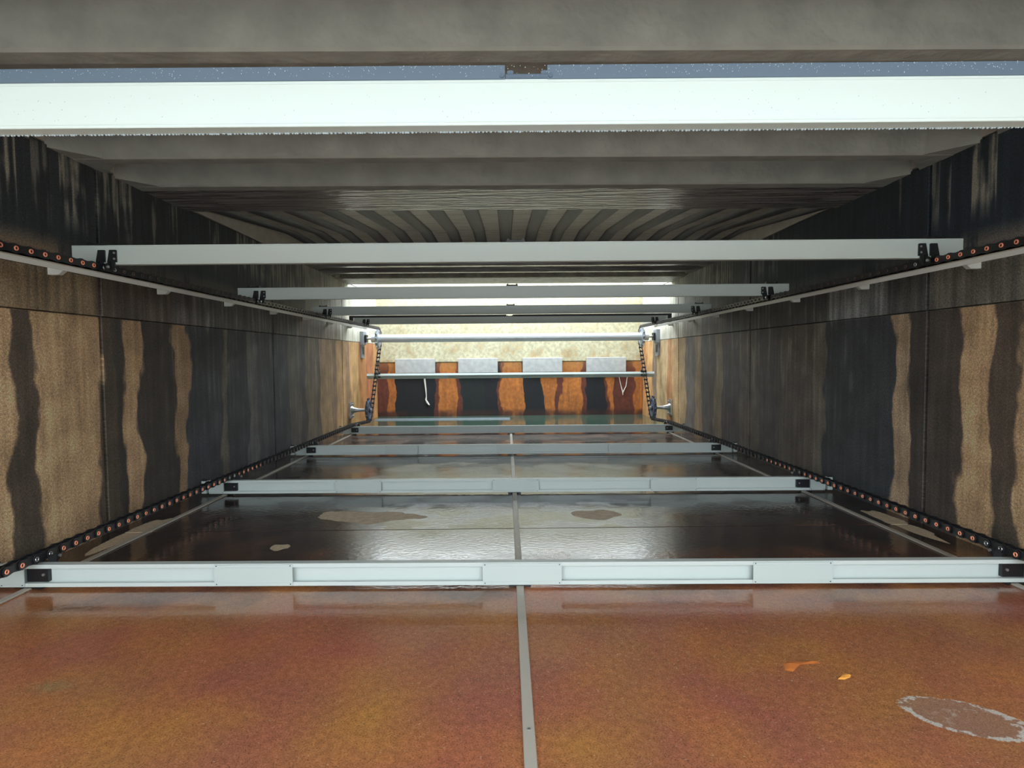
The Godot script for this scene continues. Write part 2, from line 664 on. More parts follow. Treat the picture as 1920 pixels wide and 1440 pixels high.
func wall_panel(parent: Node3D, side: int, d0: float, d1: float, y1: float, y0: float, proud: float, m: Material):
	var x = side * (HALF - proud)
	var corners = [[d0, y1], [d1, y1], [d1, y0], [d0, y0]]
	if side > 0:
		corners = [[d1, y1], [d0, y1], [d0, y0], [d1, y0]]
	# seen from inside the left wall shows rising depth to the right
	var pts = []
	var uv = []
	var uv2 = []
	for c in corners:
		pts.append(P(x, c[1], c[0]))
		uv.append(Vector2((c[0] - WALL_S0) / WALL_SPAN, (WALL_TOP - c[1]) / WALL_H))
		uv2.append(Vector2(c[0], c[1]) * 1.1)
	obj("panel", panel_mesh(pts[0], pts[1], pts[2], pts[3], uv, uv2, Vector3(side * (0.06 + proud), 0, 0), 0.006), m, parent)

const NEAR := -14.0         # depth of the wall behind the viewer
const EDGE := -2.2          # the roof begins here; nearer the unseen walls are lowered to let in sky
const JOINTS := [NEAR, EDGE, 1.8, 6.76, 11.7, 16.6, 21.0]

func make_walls():
	var tan1 = Color8(226, 172, 118)
	var tan2 = Color8(212, 160, 110)
	var brn = Color8(72, 60, 48)
	var dk = Color8(52, 46, 42)
	var blu = Color8(50, 52, 58)
	var gry = Color8(92, 90, 90)
	var left_low = [[4.0, tan1], [5.47, brn], [5.80, tan1], [6.25, tan2], [6.66, brn], [6.95, dk], [7.12, tan2], [7.42, dk], [8.22, Color8(176, 132, 92)], [8.55, blu], [9.55, Color8(100, 90, 78)], [9.72, blu], [10.5, gry], [10.9, Color8(66, 66, 70)], [11.35, blu], [12.5, Color8(84, 76, 68)], [13.2, Color8(60, 56, 56)], [13.6, Color8(100, 84, 66)], [14.3, Color8(78, 66, 56)], [14.6, Color8(150, 112, 72)], [15.6, Color8(116, 84, 58)], [16.0, Color8(176, 124, 72)], [16.9, Color8(140, 96, 60)], [17.3, Color8(200, 140, 76)], [18.4, Color8(186, 108, 52)], [19.4, Color8(164, 84, 44)], [20.4, Color8(190, 120, 60)]]
	var left_mid = [[4.0, Color8(150, 122, 88)], [5.7, Color8(136, 112, 82)], [6.7, Color8(84, 70, 62)], [8.2, Color8(88, 82, 80)], [9.0, Color8(88, 86, 84)], [11.5, Color8(78, 74, 72)], [13.0, Color8(104, 92, 80)], [15.0, Color8(150, 136, 112)], [16.4, Color8(224, 214, 184)]]
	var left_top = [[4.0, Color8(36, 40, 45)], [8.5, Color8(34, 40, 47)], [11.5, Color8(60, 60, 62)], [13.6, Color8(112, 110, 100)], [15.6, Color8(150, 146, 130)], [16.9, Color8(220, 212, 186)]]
	var left_pale = [[5.42, 5.68, 1.0], [5.86, 6.1, 0.6], [6.22, 6.62, 0.95], [6.74, 7.4, 0.85], [7.8, 7.9, 0.6], [8.2, 8.4, 0.7], [9.3, 9.6, 0.5], [10.2, 13.5, 0.7], [13.5, 16.9, 0.8]]
	var right_low = [[4.0, tan2], [5.45, brn], [5.80, Color8(218, 164, 112)], [6.28, Color8(64, 54, 48)], [6.74, dk], [7.02, Color8(196, 156, 118)], [7.36, Color8(46, 50, 54)], [8.92, Color8(100, 90, 78)], [9.25, Color8(80, 70, 62)], [10.4, Color8(66, 60, 58)], [11.3, Color8(84, 74, 64)], [12.2, Color8(62, 56, 54)], [13.2, Color8(112, 92, 70)], [13.7, Color8(70, 62, 58)], [14.6, Color8(136, 106, 72)], [15.1, Color8(96, 86, 78)], [15.9, Color8(168, 130, 84)], [16.5, Color8(190, 140, 84)], [17.2, Color8(176, 108, 58)], [17.8, Color8(204, 160, 104)], [19.0, Color8(110, 84, 64)], [19.5, Color8(206, 140, 74)], [20.4, Color8(190, 116, 58)]]
	var right_mid = [[4.0, Color8(104, 98, 88)], [6.7, Color8(72, 70, 68)], [7.5, Color8(132, 132, 132)], [8.85, Color8(58, 56, 56)], [11.0, Color8(66, 64, 64)], [13.0, Color8(92, 84, 76)], [14.6, Color8(140, 128, 108)], [16.2, Color8(224, 212, 182)]]
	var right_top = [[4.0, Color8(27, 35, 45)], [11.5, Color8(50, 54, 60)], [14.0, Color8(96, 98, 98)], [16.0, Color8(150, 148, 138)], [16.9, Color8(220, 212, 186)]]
	var right_pale = [[5.85, 6.16, 0.95], [6.45, 6.5, 0.7], [6.62, 6.78, 0.6], [7.2, 7.3, 0.5], [10.5, 12.0, 0.5], [12.6, 16.9, 0.8]]
	var grain = grain_texture(512, 0.11, 5, 150.0, 24.0)
	var tex_l = wall_texture(left_low, left_mid, left_top, left_pale, Color8(172, 150, 126), 6.15, 101)
	var tex_r = wall_texture(right_low, right_mid, right_top, right_pale, Color8(150, 142, 134), 6.3, 202)
	for side in [-1, 1]:
		var o = structure("wall_left" if side < 0 else "wall_right", "stained concrete side wall with wet dark streaks, on the %s of the tank" % ("left" if side < 0 else "right"))
		var m = mat(Color.WHITE, 0.7)
		m.albedo_texture = tex_l if side < 0 else tex_r
		with_grain(m, grain)
		for k in JOINTS.size() - 1:
			var a = JOINTS[k] + (0.022 if k > 0 else 0.0)
			var b = JOINTS[k + 1] - (0.022 if k < 5 else 0.0)
			if k > 0:
				wall_panel(o, side, a, b, WALL_TOP - 0.02, 0.5, 0.012, m)
			wall_panel(o, side, a, b, 0.492 if k > 0 else 0.2, -2.3, 0.0, m if k > 0 else M.bare)
		var st = begin()
		bx(st, P(side * (HALF + 0.05), -2.6, EDGE), P(side * (HALF + 0.45), 2.2, BACK + 0.4), 0.005, "z")
		bx(st, P(side * (HALF + 0.05), -2.6, NEAR - 0.4), P(side * (HALF + 0.45), 0.2, EDGE), 0.005, "z")
		obj("core", finish(st), M.groove, o)
		st = begin()
		bx(st, P(side * (HALF - 0.01), WALL_TOP, EDGE), P(side * (HALF + 0.06), 3.0, BACK), 0.003, "z")
		obj("upstand", finish(st), M.bare, o)
		clean(o)
	# end wall
	var e = structure("wall_back", "end wall of pale concrete above and orange stained concrete with dark streaks below")
	var em = mat(Color.WHITE, 0.75)
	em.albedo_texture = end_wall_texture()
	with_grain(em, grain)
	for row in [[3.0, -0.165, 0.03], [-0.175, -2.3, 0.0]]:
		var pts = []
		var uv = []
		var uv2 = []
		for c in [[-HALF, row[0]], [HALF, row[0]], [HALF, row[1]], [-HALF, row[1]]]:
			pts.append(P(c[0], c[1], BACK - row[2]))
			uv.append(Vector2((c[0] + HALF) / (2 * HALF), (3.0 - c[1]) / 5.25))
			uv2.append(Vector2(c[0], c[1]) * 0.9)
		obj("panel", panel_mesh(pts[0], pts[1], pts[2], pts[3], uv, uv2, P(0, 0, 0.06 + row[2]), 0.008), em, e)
	var st2 = begin()
	bx(st2, P(-HALF - 0.45, -2.6, BACK + 0.05), P(HALF + 0.45, 3.0, BACK + 0.45), 0.005, "x")
	obj("core", finish(st2), M.groove, e)
	clean(e)
	# unseen wall behind the viewer, low and pale to let light in
	var f = structure("wall_front", "concrete end wall behind the viewer")
	st2 = begin()
	bx(st2, P(-HALF - 0.45, -2.6, NEAR - 0.4), P(HALF + 0.45, 0.2, NEAR), 0.01, "x")
	obj("panel", finish(st2), M.bare, f)
	clean(f)

# ------------------------------------------------------------------ floor
func make_floor():
	var o = structure("floor", "wet rust-stained concrete floor of the tank")
	var grain = grain_texture(512, 0.16, 6, 176.0, 9.0)
	var sets = [[2, 1792, 896, 1.8, 4.96, true], [3, 896, 1024, 6.76, 9.84, false]]
	var ms = {}
	for s in sets:
		var t = floor_textures(s[1], s[2], s[3], s[4], s[5])
		var m = mat(Color.WHITE, 1.0)
		m.albedo_texture = t[0]
		m.roughness_texture = t[1]
		m.roughness_texture_channel = BaseMaterial3D.TEXTURE_CHANNEL_GRAYSCALE
		with_grain(m, grain)
		var nim = noise_image(1024, 1024, 0.10, 61, 3, 1, 1)
		nim.convert(Image.FORMAT_RGBA8)
		nim.bump_map_to_normal_map(1.6)
		m.normal_enabled = true
		m.normal_texture = ImageTexture.create_from_image(nim)
		m.normal_scale = 0.09
		ms[s[5]] = m
	for k in JOINTS.size() - 1:
		var a = JOINTS[k] + (0.008 if k > 0 else 0.0)
		var b = JOINTS[k + 1] - (0.008 if k < 5 else 0.0)
		if k == 5:
			continue
		var near = k < 3
		var d0 = 1.8 if near else 6.76
		var sp = 4.96 if near else 9.84
		for half in [-1, 1]:
			var xa = -HALF if half < 0 else 0.0
			var xb = 0.0 if half < 0 else HALF
			var pts = []
			var uv = []
			var uv2 = []
			for c in [[xa, b], [xb, b], [xb, a], [xa, a]]:
				pts.append(P(c[0], floor_y(c[1]), c[1]))
				uv.append(Vector2((c[0] + HALF) / (2 * HALF), (c[1] - d0) / sp))
				uv2.append(Vector2(c[0], c[1]) * 0.9)
			obj("slab", panel_mesh(pts[0], pts[1], pts[2], pts[3], uv, uv2, Vector3(0, -0.08, 0), 0.003), ms[near] if k > 1 else M.bare, o)  # unseen near slabs are pale to bounce light onto the roof
	var st = begin()
	bx(st, P(-HALF - 0.45, -3.0, NEAR - 0.4), P(HALF + 0.45, -2.45, BACK + 0.45), 0.01, "z")
	# fill below the slabs
	prism(st, PackedVector2Array([Vector2(-NEAR + 0.4, floor_y(NEAR) - 0.05), Vector2(-16.6, floor_y(16.6) - 0.05), Vector2(-16.6, -2.5), Vector2(-NEAR + 0.4, -2.5)]), "x", -HALF - 0.1, HALF + 0.1)
	obj("base", finish(st), M.groove, o)
	clean(o)
	# the flooded trough at the end wall
	var w = begin()
	bx(w, P(-HALF + 0.003, -2.3, 16.6), P(HALF - 0.003, -2.10, BACK - 0.035), 0.002, "x")
	var wo = obj("water", finish(w), M.water)
	wo.set_meta("kind", "stuff")
	tag(wo, "still greenish water in the trough at the foot of the end wall", "water")
	var l = begin()
	bx(l, P(-HALF + 0.2, -2.4, 19.5), P(-0.02, -2.088, 20.2), 0.01, "x")
	var lo = obj("ledge", finish(l), M.ledge)
	lo.set_meta("kind", "structure")
	tag(lo, "pale flat ledge lying along the water at the end wall", "ledge")

# ------------------------------------------------------------------ roof
func stem_beam(o: Node3D, d0: float, d1: float, top: float, m: Material, flare := 0.35):
	var st = begin()
	var c = 0.02
	var taper = 0.02
	# cross-section in (z, y), its bottom edges chamfered
	prism(st, PackedVector2Array([Vector2(-d0 + taper, top), Vector2(-d1 - taper, top), Vector2(-d1, ROOF + c), Vector2(-d1 + c, ROOF), Vector2(-d0 - c, ROOF), Vector2(-d0, ROOF + c)]), "x", -HALF, HALF)
	obj("stem", finish(st), m, o)
	if flare > 0.0:
		for s in [-1, 1]:
			st = begin()
			prism(st, PackedVector2Array([Vector2(s * HALF, -d0 - 0.02), Vector2(s * (HALF - flare), -d0 - 0.02), Vector2(s * (HALF - flare * 0.85), -d0 + 0.05), Vector2(s * HALF, -d0 + flare)]), "y", ROOF + 0.004, top)
			prism(st, PackedVector2Array([Vector2(s * HALF, -d1 + 0.02), Vector2(s * (HALF - flare), -d1 + 0.02), Vector2(s * (HALF - flare * 0.85), -d1 - 0.05), Vector2(s * HALF, -d1 - flare)]), "y", ROOF + 0.004, top)
			obj("stem_end", finish(st), m, o)

func make_roof():
	var o = structure("ceiling", "concrete roof of ribbed slabs and cross beams over the tank")
	# slab
	var st = begin()
	bx(st, P(-HALF - 0.45, 2.48, EDGE), P(HALF + 0.45, 3.0, 7.6), 0.01, "x")
	obj("slab", finish(st), M.roof, o)
	st = begin()
	bx(st, P(-HALF - 0.45, 2.72, 7.61), P(HALF + 0.45, 3.0, 13.95), 0.01, "x")
	obj("slab", finish(st), M.roof_wet, o)
	st = begin()
	bx(st, P(-HALF - 0.45, 2.42, 13.8), P(HALF + 0.45, 3.0, 17.3), 0.01, "x")
	obj("slab", finish(st), M.roof_far, o)
	# cross beams
	for k in 7:
		stem_beam(o, -2.16 + 1.06 * k, -1.96 + 1.06 * k, 2.5, M.roof)
	stem_beam(o, 5.3, 5.5, 2.5, M.roof)
	stem_beam(o, 6.4, 6.6, 2.5, M.roof)
	stem_beam(o, 7.43, 7.63, 2.5, M.roof)
	st = begin()
	bx(st, P(-HALF, ROOF, 7.6), P(HALF, 2.98, 8.69), 0.015, "x")
	obj("beam", finish(st), M.roof_wet, o)
	stem_beam(o, 13.85, 14.1, 2.5, M.roof_wet)
	stem_beam(o, 14.9, 15.1, 2.5, M.roof_wet)
	st = begin()
	bx(st, P(-HALF, ROOF, 16.0), P(HALF, 2.5, 17.3), 0.015, "x")
	obj("beam", finish(st), M.roof_far, o)
	# deck with lengthwise ribs: rises away from the beam, then runs level
	var k0 = Vector2(8.66, ROOF + 0.07)
	var k1 = Vector2(11.97, 2.55)
	var k2 = Vector2(13.9, 2.55)
	for n in range(-9, 10):
		var xc = -0.12 + 0.54 * n
		for kind in 2:
			var xa = xc - 0.125 if kind == 0 else xc + 0.125
			var xb = xc + 0.125 if kind == 0 else xc + 0.415
			xa = clampf(xa, -HALF, HALF)
			xb = clampf(xb, -HALF, HALF)
			if xb - xa < 0.02:
				continue
			var drop = 0.06 if kind == 0 else 0.0
			st = begin()
			var sec = PackedVector2Array()
			if kind == 0:
				var half = (xb - xa) / 2
				for q in 9:
					var a = PI * q / 8
					sec.append(Vector2(-cos(a) * half, -drop * sin(a)))
			else:
				sec = PackedVector2Array([Vector2(-(xb - xa) / 2, 0), Vector2((xb - xa) / 2, 0)])
			var rows = [k0, k1, k2]
			st.set_smooth_group(3 if kind == 0 else -1)
			for r in 2:
				for q in sec.size() - 1:
					var mid = (xa + xb) / 2
					var a = P(mid + sec[q].x, rows[r].y + sec[q].y, rows[r].x)
					var b = P(mid + sec[q + 1].x, rows[r].y + sec[q + 1].y, rows[r].x)
					var c = P(mid + sec[q + 1].x, rows[r + 1].y + sec[q + 1].y, rows[r + 1].x)
					var d = P(mid + sec[q].x, rows[r + 1].y + sec[q].y, rows[r + 1].x)
					tri(st, a, d, c)
					tri(st, a, c, b)
			# upper side, so that the piece has thickness
			st.set_smooth_group(-1)
			for r in 2:
				var a = P(xa, rows[r].y + 0.08, rows[r].x)
				var b = P(xb, rows[r].y + 0.08, rows[r].x)
				var c = P(xb, rows[r + 1].y + 0.08, rows[r + 1].x)
				var d = P(xa, rows[r + 1].y + 0.08, rows[r + 1].x)
				tri(st, a, b, c)
				tri(st, a, c, d)
				for e in [[a, d, xa], [b, c, xb]]:
					var lo0 = P(e[2], rows[r].y, rows[r].x)
					var lo1 = P(e[2], rows[r + 1].y, rows[r + 1].x)
					tri(st, e[0], e[1], lo1)
					tri(st, e[0], lo1, lo0)
			obj("rib" if kind == 0 else "deck_strip", finish(st), M.rib if kind == 0 else M.deck, o)
	clean(o)

# ------------------------------------------------------------------ rails
func make_rails():
	for side in [-1, 1]:
		var t = thing("chain_rail", "pale return rail under the upper chain on brackets along the %s wall" % ("left" if side < 0 else "right"), "rail", P(side * GAUGE, CHAIN_Y, 9.0), "upper chain rails")
		var x0 = side * (GAUGE - 0.07)
		var x1 = side * (GAUGE + 0.08)
		var d = -0.6
		while d < 18.2:
			var e = min(d + 3.66, 18.3)
			var st = begin()
			bx(st, P(x0, CHAIN_Y - 0.057, d + 0.003) - t.position, P(x1, CHAIN_Y - 0.046, e - 0.003) - t.position, 0.003, "z")
			obj("wear_strip", finish(st), M.strip, t)
			st = begin()
			bx(st, P(x0, CHAIN_Y - 0.104, d + 0.003) - t.position, P(x0 + side * 0.010, CHAIN_Y - 0.057, e - 0.003) - t.position, 0.002, "z")
			bx(st, P(x0 + side * 0.010, CHAIN_Y - 0.062, d + 0.003) - t.position, P(x1, CHAIN_Y - 0.057, e - 0.003) - t.position, 0.002, "z")
			obj("angle", finish(st), M.rail, t)
			d = e
		d = 0.48
		while d < 18.2:
			var st = begin()
			var yt = 0.955
			prism(st, PackedVector2Array([Vector2(side * 4.56, yt), Vector2(side * (HALF - 0.008), yt), Vector2(side * (HALF - 0.008), yt - 0.09), Vector2(side * 4.63, yt - 0.09), Vector2(side * 4.56, yt - 0.03)]), "z", -d - 0.03, -d + 0.03, false, Transform3D(Basis.IDENTITY, -t.position))
			bx(st, P(x1 - side * 0.03, CHAIN_Y - 0.062, d - 0.02) - t.position, P(x1 - side * 0.01, yt - 0.03, d + 0.02) - t.position, 0.003, "y")
			bx(st, P(x1 - side * 0.03, yt - 0.03, d - 0.02) - t.position, P(side * 4.60, yt - 0.01, d + 0.02) - t.position, 0.003, "x")
			obj("bracket", finish(st), M.rail, t)
			d += 1.85
		clean(t)
	var spots = [[-4.30, "along the left wall"], [-0.02, "down the middle of the floor"], [4.22, "along the right wall"]]
	for s in spots:
		var t = thing("floor_rail", "flat grey wear rail fixed to the wet floor %s" % s[1], "rail", P(s[0], floor_y(8.0), 8.0), "floor rails")
		var d = 1.5
		while d < 16.2:
			var e = min(d + 3.02, 16.4)
			var st = begin()
			var hw = 0.032
			prism(st, chamfered(-hw, 0.0, hw, 0.016, 0.004), "z", 0.0, 1.0, false, Transform3D(Basis(Vector3(1, 0, 0), Vector3(0, 1, 0), P(0, floor_y(e - 0.004) - floor_y(d), e - d - 0.004)), P(s[0], floor_y(d), d) - t.position))
			var seg = obj("rail_strip", finish(st), M.strip, t)
			for q in [0.25, 1.5, 2.75]:
				if d + q < e:
					var b = begin()
					cyl(b, "y", Vector2.ZERO, 0.009, 0.0, 0.004, 8)
					var bo = obj("bolt", finish(b), M.steel, seg)
					bo.position = P(s[0], floor_y(d + q) + 0.016, d + q) - t.position
			d = e
		clean(t)

# ------------------------------------------------------------------ shaft and idlers
func gear_mesh(thick: float, ring: bool) -> ArrayMesh:
	var st = begin()
	var n = 14
	var p = PackedVector2Array()
	for k in n:
		for q in [[-0.36, R - 0.045], [-0.16, R - 0.032], [-0.07, R + 0.022], [0.07, R + 0.022], [0.16, R - 0.032], [0.36, R - 0.045]]:
			var a = TAU * (k + q[0]) / n
			p.append(Vector2(cos(a), sin(a)) * q[1])
	prism(st, p, "x", -thick / 2, thick / 2)
	lathe_ring(st, R - 0.10, R - 0.06, thick * 0.95)
	lathe_ring(st, 0.0, 0.085, thick * 1.5)
	return finish(st)

func lathe_ring(st: SurfaceTool, r0: float, r1: float, hw: float):
	var n = 40
	for k in n:
		var a0 = TAU * k / n
		var a1 = TAU * (k + 1) / n
		var prof = [[r0, -hw], [r1, -hw], [r1, hw], [r0, hw]]
		for i in 4:
			var p = prof[i]
			var q = prof[(i + 1) % 4]
			var v0 = Vector3(p[1], sin(a0) * p[0], cos(a0) * p[0])
			var v1 = Vector3(p[1], sin(a1) * p[0], cos(a1) * p[0])
			var v2 = Vector3(q[1], sin(a1) * q[0], cos(a1) * q[0])
			var v3 = Vector3(q[1], sin(a0) * q[0], cos(a0) * q[0])
			tri(st, v0, v1, v2)
			tri(st, v0, v2, v3)

func make_shaft():
	var t = thing("drive_shaft", "long pale pipe shaft with two sprockets spanning the tank near its end wall", "shaft", P(0, UP_C.y, UP_C.x))
	var st = begin()
	cyl(st, "x", Vector2.ZERO, 0.125, -4.42, 4.42, 32)
	obj("pipe", finish(st), M.pipe, t)
	var g = gear_mesh(0.045, true)
	for s in [-1, 1]:
		var go = obj("sprocket", g, M.post, t)
		go.position = Vector3(s * GAUGE, 0, 0)
		st = begin()
		cyl(st, "x", Vector2.ZERO, 0.035, s * 4.40 if s > 0 else -4.62, 4.62 if s > 0 else -4.40, 16)
		obj("journal", finish(st), M.steel, t)
		st = begin()
		bx(st, Vector3(s * 4.56, -0.12, -0.12), Vector3(s * 4.62, 0.12, 0.12), 0.02, "x")
		obj("bearing", finish(st), M.black, t)
	clean(t)
	for s in [-1, 1]:
		var b = thing("bearing_post", "grey steel bearing post carrying the pipe shaft on the %s wall" % ("left" if s < 0 else "right"), "post", P(s * HALF, UP_C.y, UP_C.x), "shaft bearing posts")
		st = begin()
		bx(st, Vector3(-s * 0.12, -0.2, -0.22), Vector3(s * 0.01, 0.22, 0.22), 0.01, "y")
		obj("housing", finish(st), M.post, b)
		st = begin()
		bx(st, Vector3(-s * 0.06, -0.62, -0.17), Vector3(s * 0.01, -0.2, 0.17), 0.01, "y")
		obj("plate", finish(st), M.post, b)
		st = begin()
		bx(st, Vector3(-s * 0.075, -0.5, -0.09), Vector3(-s * 0.06, -0.26, 0.09), 0.004, "y")
		obj("slot", finish(st), M.black, b)
		clean(b)

func make_idlers():
	for s in [-1, 1]:
		var t = thing("idler_sprocket", "dark sprocket on a steel stub shaft low on the %s wall" % ("left" if s < 0 else "right"), "sprocket", P(s * GAUGE, LOW_C.y, LOW_C.x), "lower sprockets")
		obj("wheel", gear_mesh(0.045, true), M.gear, t)
		var st = begin()
		var x0 = -s * 0.10
		cyl(st, "x", Vector2.ZERO, 0.045, min(x0, s * 0.12), max(x0, s * 0.12), 16)
		obj("hub", finish(st), M.steel, t)
		st = begin()
		# a stub that flares towards the wall plate
		var prof = [[0.1, 0.042], [0.3, 0.05], [0.42, 0.085], [0.5, 0.14]]
		for i in prof.size() - 1:
			var n = 20
			st.set_smooth_group(4)
			for k in n:
				var a0 = TAU * k / n
				var a1 = TAU * (k + 1) / n
				var v = []
				for e in [[i, a0], [i, a1], [i + 1, a1], [i + 1, a0]]:
					v.append(Vector3(s * prof[e[0]][0], sin(e[1]) * prof[e[0]][1], cos(e[1]) * prof[e[0]][1]))
				if s > 0:
					tri(st, v[0], v[2], v[1])
					tri(st, v[0], v[3], v[2])
				else:
					tri(st, v[0], v[1], v[2])
					tri(st, v[0], v[2], v[3])
		obj("stub_shaft", finish(st), M.steel, t)
		st = begin()
		bx(st, Vector3(s * 0.485, -0.24, -0.16), Vector3(s * (HALF - GAUGE - 0.004), 0.24, 0.16), 0.02, "x")
		var pl = obj("wall_plate", finish(st), M.steel, t)
		for c in [[-0.18, -0.11], [0.18, -0.11], [-0.18, 0.11], [0.18, 0.11]]:
			st = begin()
			cyl(st, "x", Vector2(c[1], c[0]), 0.02, min(s * 0.46, s * 0.486), max(s * 0.46, s * 0.486), 6)
			obj("bolt", finish(st), M.steel, pl)
		clean(t)

# ------------------------------------------------------------------ flights
const FH := 0.196   # height of a flight
const FD := 0.076   # depth of its channel

# own axes: x across the tank, y outward from the chain loop, web on the +z side
func make_flight() -> Node3D:
	var t = Node3D.new()
	var st = begin()
	var w = 0.010
	var lip = 0.034
	prism(st, PackedVector2Array([Vector2(0, 0.003), Vector2(-0.003, 0), Vector2(-FD, 0), Vector2(-FD, lip), Vector2(-FD + w, lip), Vector2(-FD + w + 0.004, w + 0.004), Vector2(-w - 0.008, w), Vector2(-w, w + 0.008), Vector2(-w, FH - w - 0.008), Vector2(-w - 0.008, FH - w), Vector2(-FD + w + 0.004, FH - w - 0.004), Vector2(-FD + w, FH - lip), Vector2(-FD, FH - lip), Vector2(-FD, FH), Vector2(-0.003, FH), Vector2(0, FH - 0.003)]), "x", -4.53, 4.53)
	# a fine raised line along both edges of the web
	bx(st, Vector3(-4.53, 0.012, -0.001), Vector3(4.53, 0.017, 0.0025), 0.001, "x")
	bx(st, Vector3(-4.53, FH - 0.017, -0.001), Vector3(4.53, FH - 0.012, 0.0025), 0.001, "x")
	obj("channel", finish(st), M.white, t)
	var rivet = begin()
	cyl(rivet, "z", Vector2.ZERO, 0.005, -0.003, 0.0, 8)
	var rm = finish(rivet)
	for c in [[-2.32, 0.34], [0.0, 0.34], [2.32, 0.34], [-4.42, 0.11], [4.42, 0.11]]:
		st = begin()
		prism(st, PackedVector2Array([Vector2(-FD - 0.001, 0.006), Vector2(-FD - 0.007, 0.008), Vector2(-FD - 0.007, 0.030), Vector2(-FD - 0.0095, 0.032), Vector2(-FD - 0.0095, FH - 0.032), Vector2(-FD - 0.007, FH - 0.030), Vector2(-FD - 0.007, FH - 0.008), Vector2(-FD - 0.001, FH - 0.006)]), "x", c[0] - c[1], c[0] + c[1])
		var p = obj("wear_plate", finish(st), M.plate, t)
		for q in [[-1, 0.018], [1, 0.018], [-1, FH - 0.018], [1, FH - 0.018]]:
			var r = obj("rivet", rm, M.black, p)
			r.position = Vector3(c[0] + q[0] * (c[1] - 0.02), q[1], -FD - 0.007)
	for s in [-1, 1]:
		# black block inside the channel, behind the chain
		st = begin()
		bx(st, Vector3(s * GAUGE - 0.0925, 0.037, -FD + 0.024), Vector3(s * GAUGE + 0.0925, FH - 0.037, -0.012), 0.003, "x")
		var blk = obj("filler_block", finish(st), M.black, t)
		st = begin()
		cyl(st, "z", Vector2(s * (GAUGE - 0.055), 0.095), 0.012, -FD + 0.014, -FD + 0.026, 8)
		obj("bolt", finish(st), M.steel, blk)
		# two brackets on the web, one each side of the chain
		for e in [0, 1]:
			st = begin()
			# both lean outward towards the wall at their foot
			var u = 4.070 + 0.116 * e
			var q = PackedVector2Array()
			for v in [[0.0, 0.140], [0.006, 0.146], [0.072, 0.146], [0.095, 0.03], [0.098, -0.02], [0.080, -0.062], [0.040, -0.062], [0.022, -0.03], [0.018, 0.022], [0.0, 0.022]]:
				q.append(Vector2(s * (u + v[0]), v[1]))
			prism(st, q, "z", 0.001, 0.016)
			var xc = s * (u + 0.060)
			prism(st, PackedVector2Array([Vector2(0.016, 0.03), Vector2(0.016, -0.062), Vector2(0.09, -0.062), Vector2(0.105, -0.035), Vector2(0.09, -0.005), Vector2(0.05, 0.012)]), "x", xc - 0.007, xc + 0.007)
			var br = obj("chain_bracket", finish(st), M.black, t)
			if e == 0:
				for y in [0.055, 0.115]:
					st = begin()
					cyl(st, "z", Vector2(s * (u + 0.020), y), 0.011, 0.016, 0.024, 8)
					obj("bolt", finish(st), M.steel, br)
				st = begin()
				cyl(st, "x", Vector2(0.075, -0.034), 0.014, min(xc, xc - s * 0.020), max(xc, xc - s * 0.020), 8)
				obj("bolt", finish(st), M.steel, br)
	for x in [-4.27, -0.02, 4.25]:
		st = begin()
		bx(st, Vector3(x - 0.094, FH - 0.001, -FD * 0.9), Vector3(x + 0.094, FH + 0.020, 0.004), 0.003, "x")
		for e in [-1, 1]:
			bx(st, Vector3(x + e * 0.060, FH + 0.018, -FD * 0.85), Vector3(x + e * 0.088, FH + 0.034, 0.002), 0.004, "z")
		obj("rail_shoe", finish(st), M.black, t)
	return t

func place_flight(proto: Node3D, label: String, group: String, dh: Vector2, angle: float, skew := -0.009) -> Node3D:
	var o = proto.duplicate()
	o.name = numbered("flight_beam")
	add_child(o, true)
	o.position = P(0, dh.y, dh.x)
	o.rotation = Vector3(angle, skew, 0.0)
	tag(o, label, "beam", group)
	return o

func add_wiper(o: Node3D, m: Material, drops: bool):
	for s in [-1, 1]:
		var st = begin()
		var a = 0.092 - s * 0.025
		bx(st, Vector3(min(s * a, s * 4.54), FH - 0.004, -0.012), Vector3(max(s * a, s * 4.54), FH + 0.056, 0.006), 0.002, "x")
		var w = obj("wiper_blade", finish(st), m, o)
		st = begin()
		cyl(st, "z", Vector2(s * 0.105 - 0.025, FH + 0.010), 0.010, 0.006, 0.012, 10)
		obj("bolt", finish(st), M.shoe, w)
		st = begin()
		bx(st, Vector3(s * 4.54, 0.0, -0.02), Vector3(s * 4.66, FH + 0.056, 0.008), 0.003, "y")
		obj("end_wiper", finish(st), M.wiper, o)
	if drops:
		var sp = SphereMesh.new()
		sp.radius = 1.0
		sp.height = 2.0
		sp.radial_segments = 8
		sp.rings = 4
		var list = []
		var x = -2.4
		while x < 2.4:
			x += rng.randf_range(0.008, 0.020)
			list.append(Transform3D(Basis.from_scale(Vector3(0.0070, 0.0058, 0.006) * rng.randf_range(0.6, 1.1)), Vector3(x, -0.001, -FD + 0.002)))
		for k in 520:
			var r = rng.randf_range(0.0008, 0.0022)
			list.append(Transform3D(Basis.from_scale(Vector3(r, r * 1.2, r * 0.8)), Vector3(rng.randf_range(-2.4, 2.4), FH + 0.054 - 0.048 * pow(rng.randf(), 1.6), 0.0064)))
		for k in 160:
			var r = rng.randf_range(0.0008, 0.0020)
			list.append(Transform3D(Basis.from_scale(Vector3(r, r * 1.2, r * 0.8)), Vector3(rng.randf_range(-2.4, 2.4), rng.randf_range(0.03, 0.14), 0.0004)))
		var mm = MultiMesh.new()
		mm.transform_format = MultiMesh.TRANSFORM_3D
		mm.mesh = sp
		mm.instance_count = list.size()
		for k in list.size():
			mm.set_instance_transform(k, list[k])
		var mi = MultiMeshInstance3D.new()
		mi.name = "water_drops"
		mi.multimesh = mm
		mi.material_override = M.drop
		mi.set_meta("kind", "stuff")
		o.add_child(mi, true)

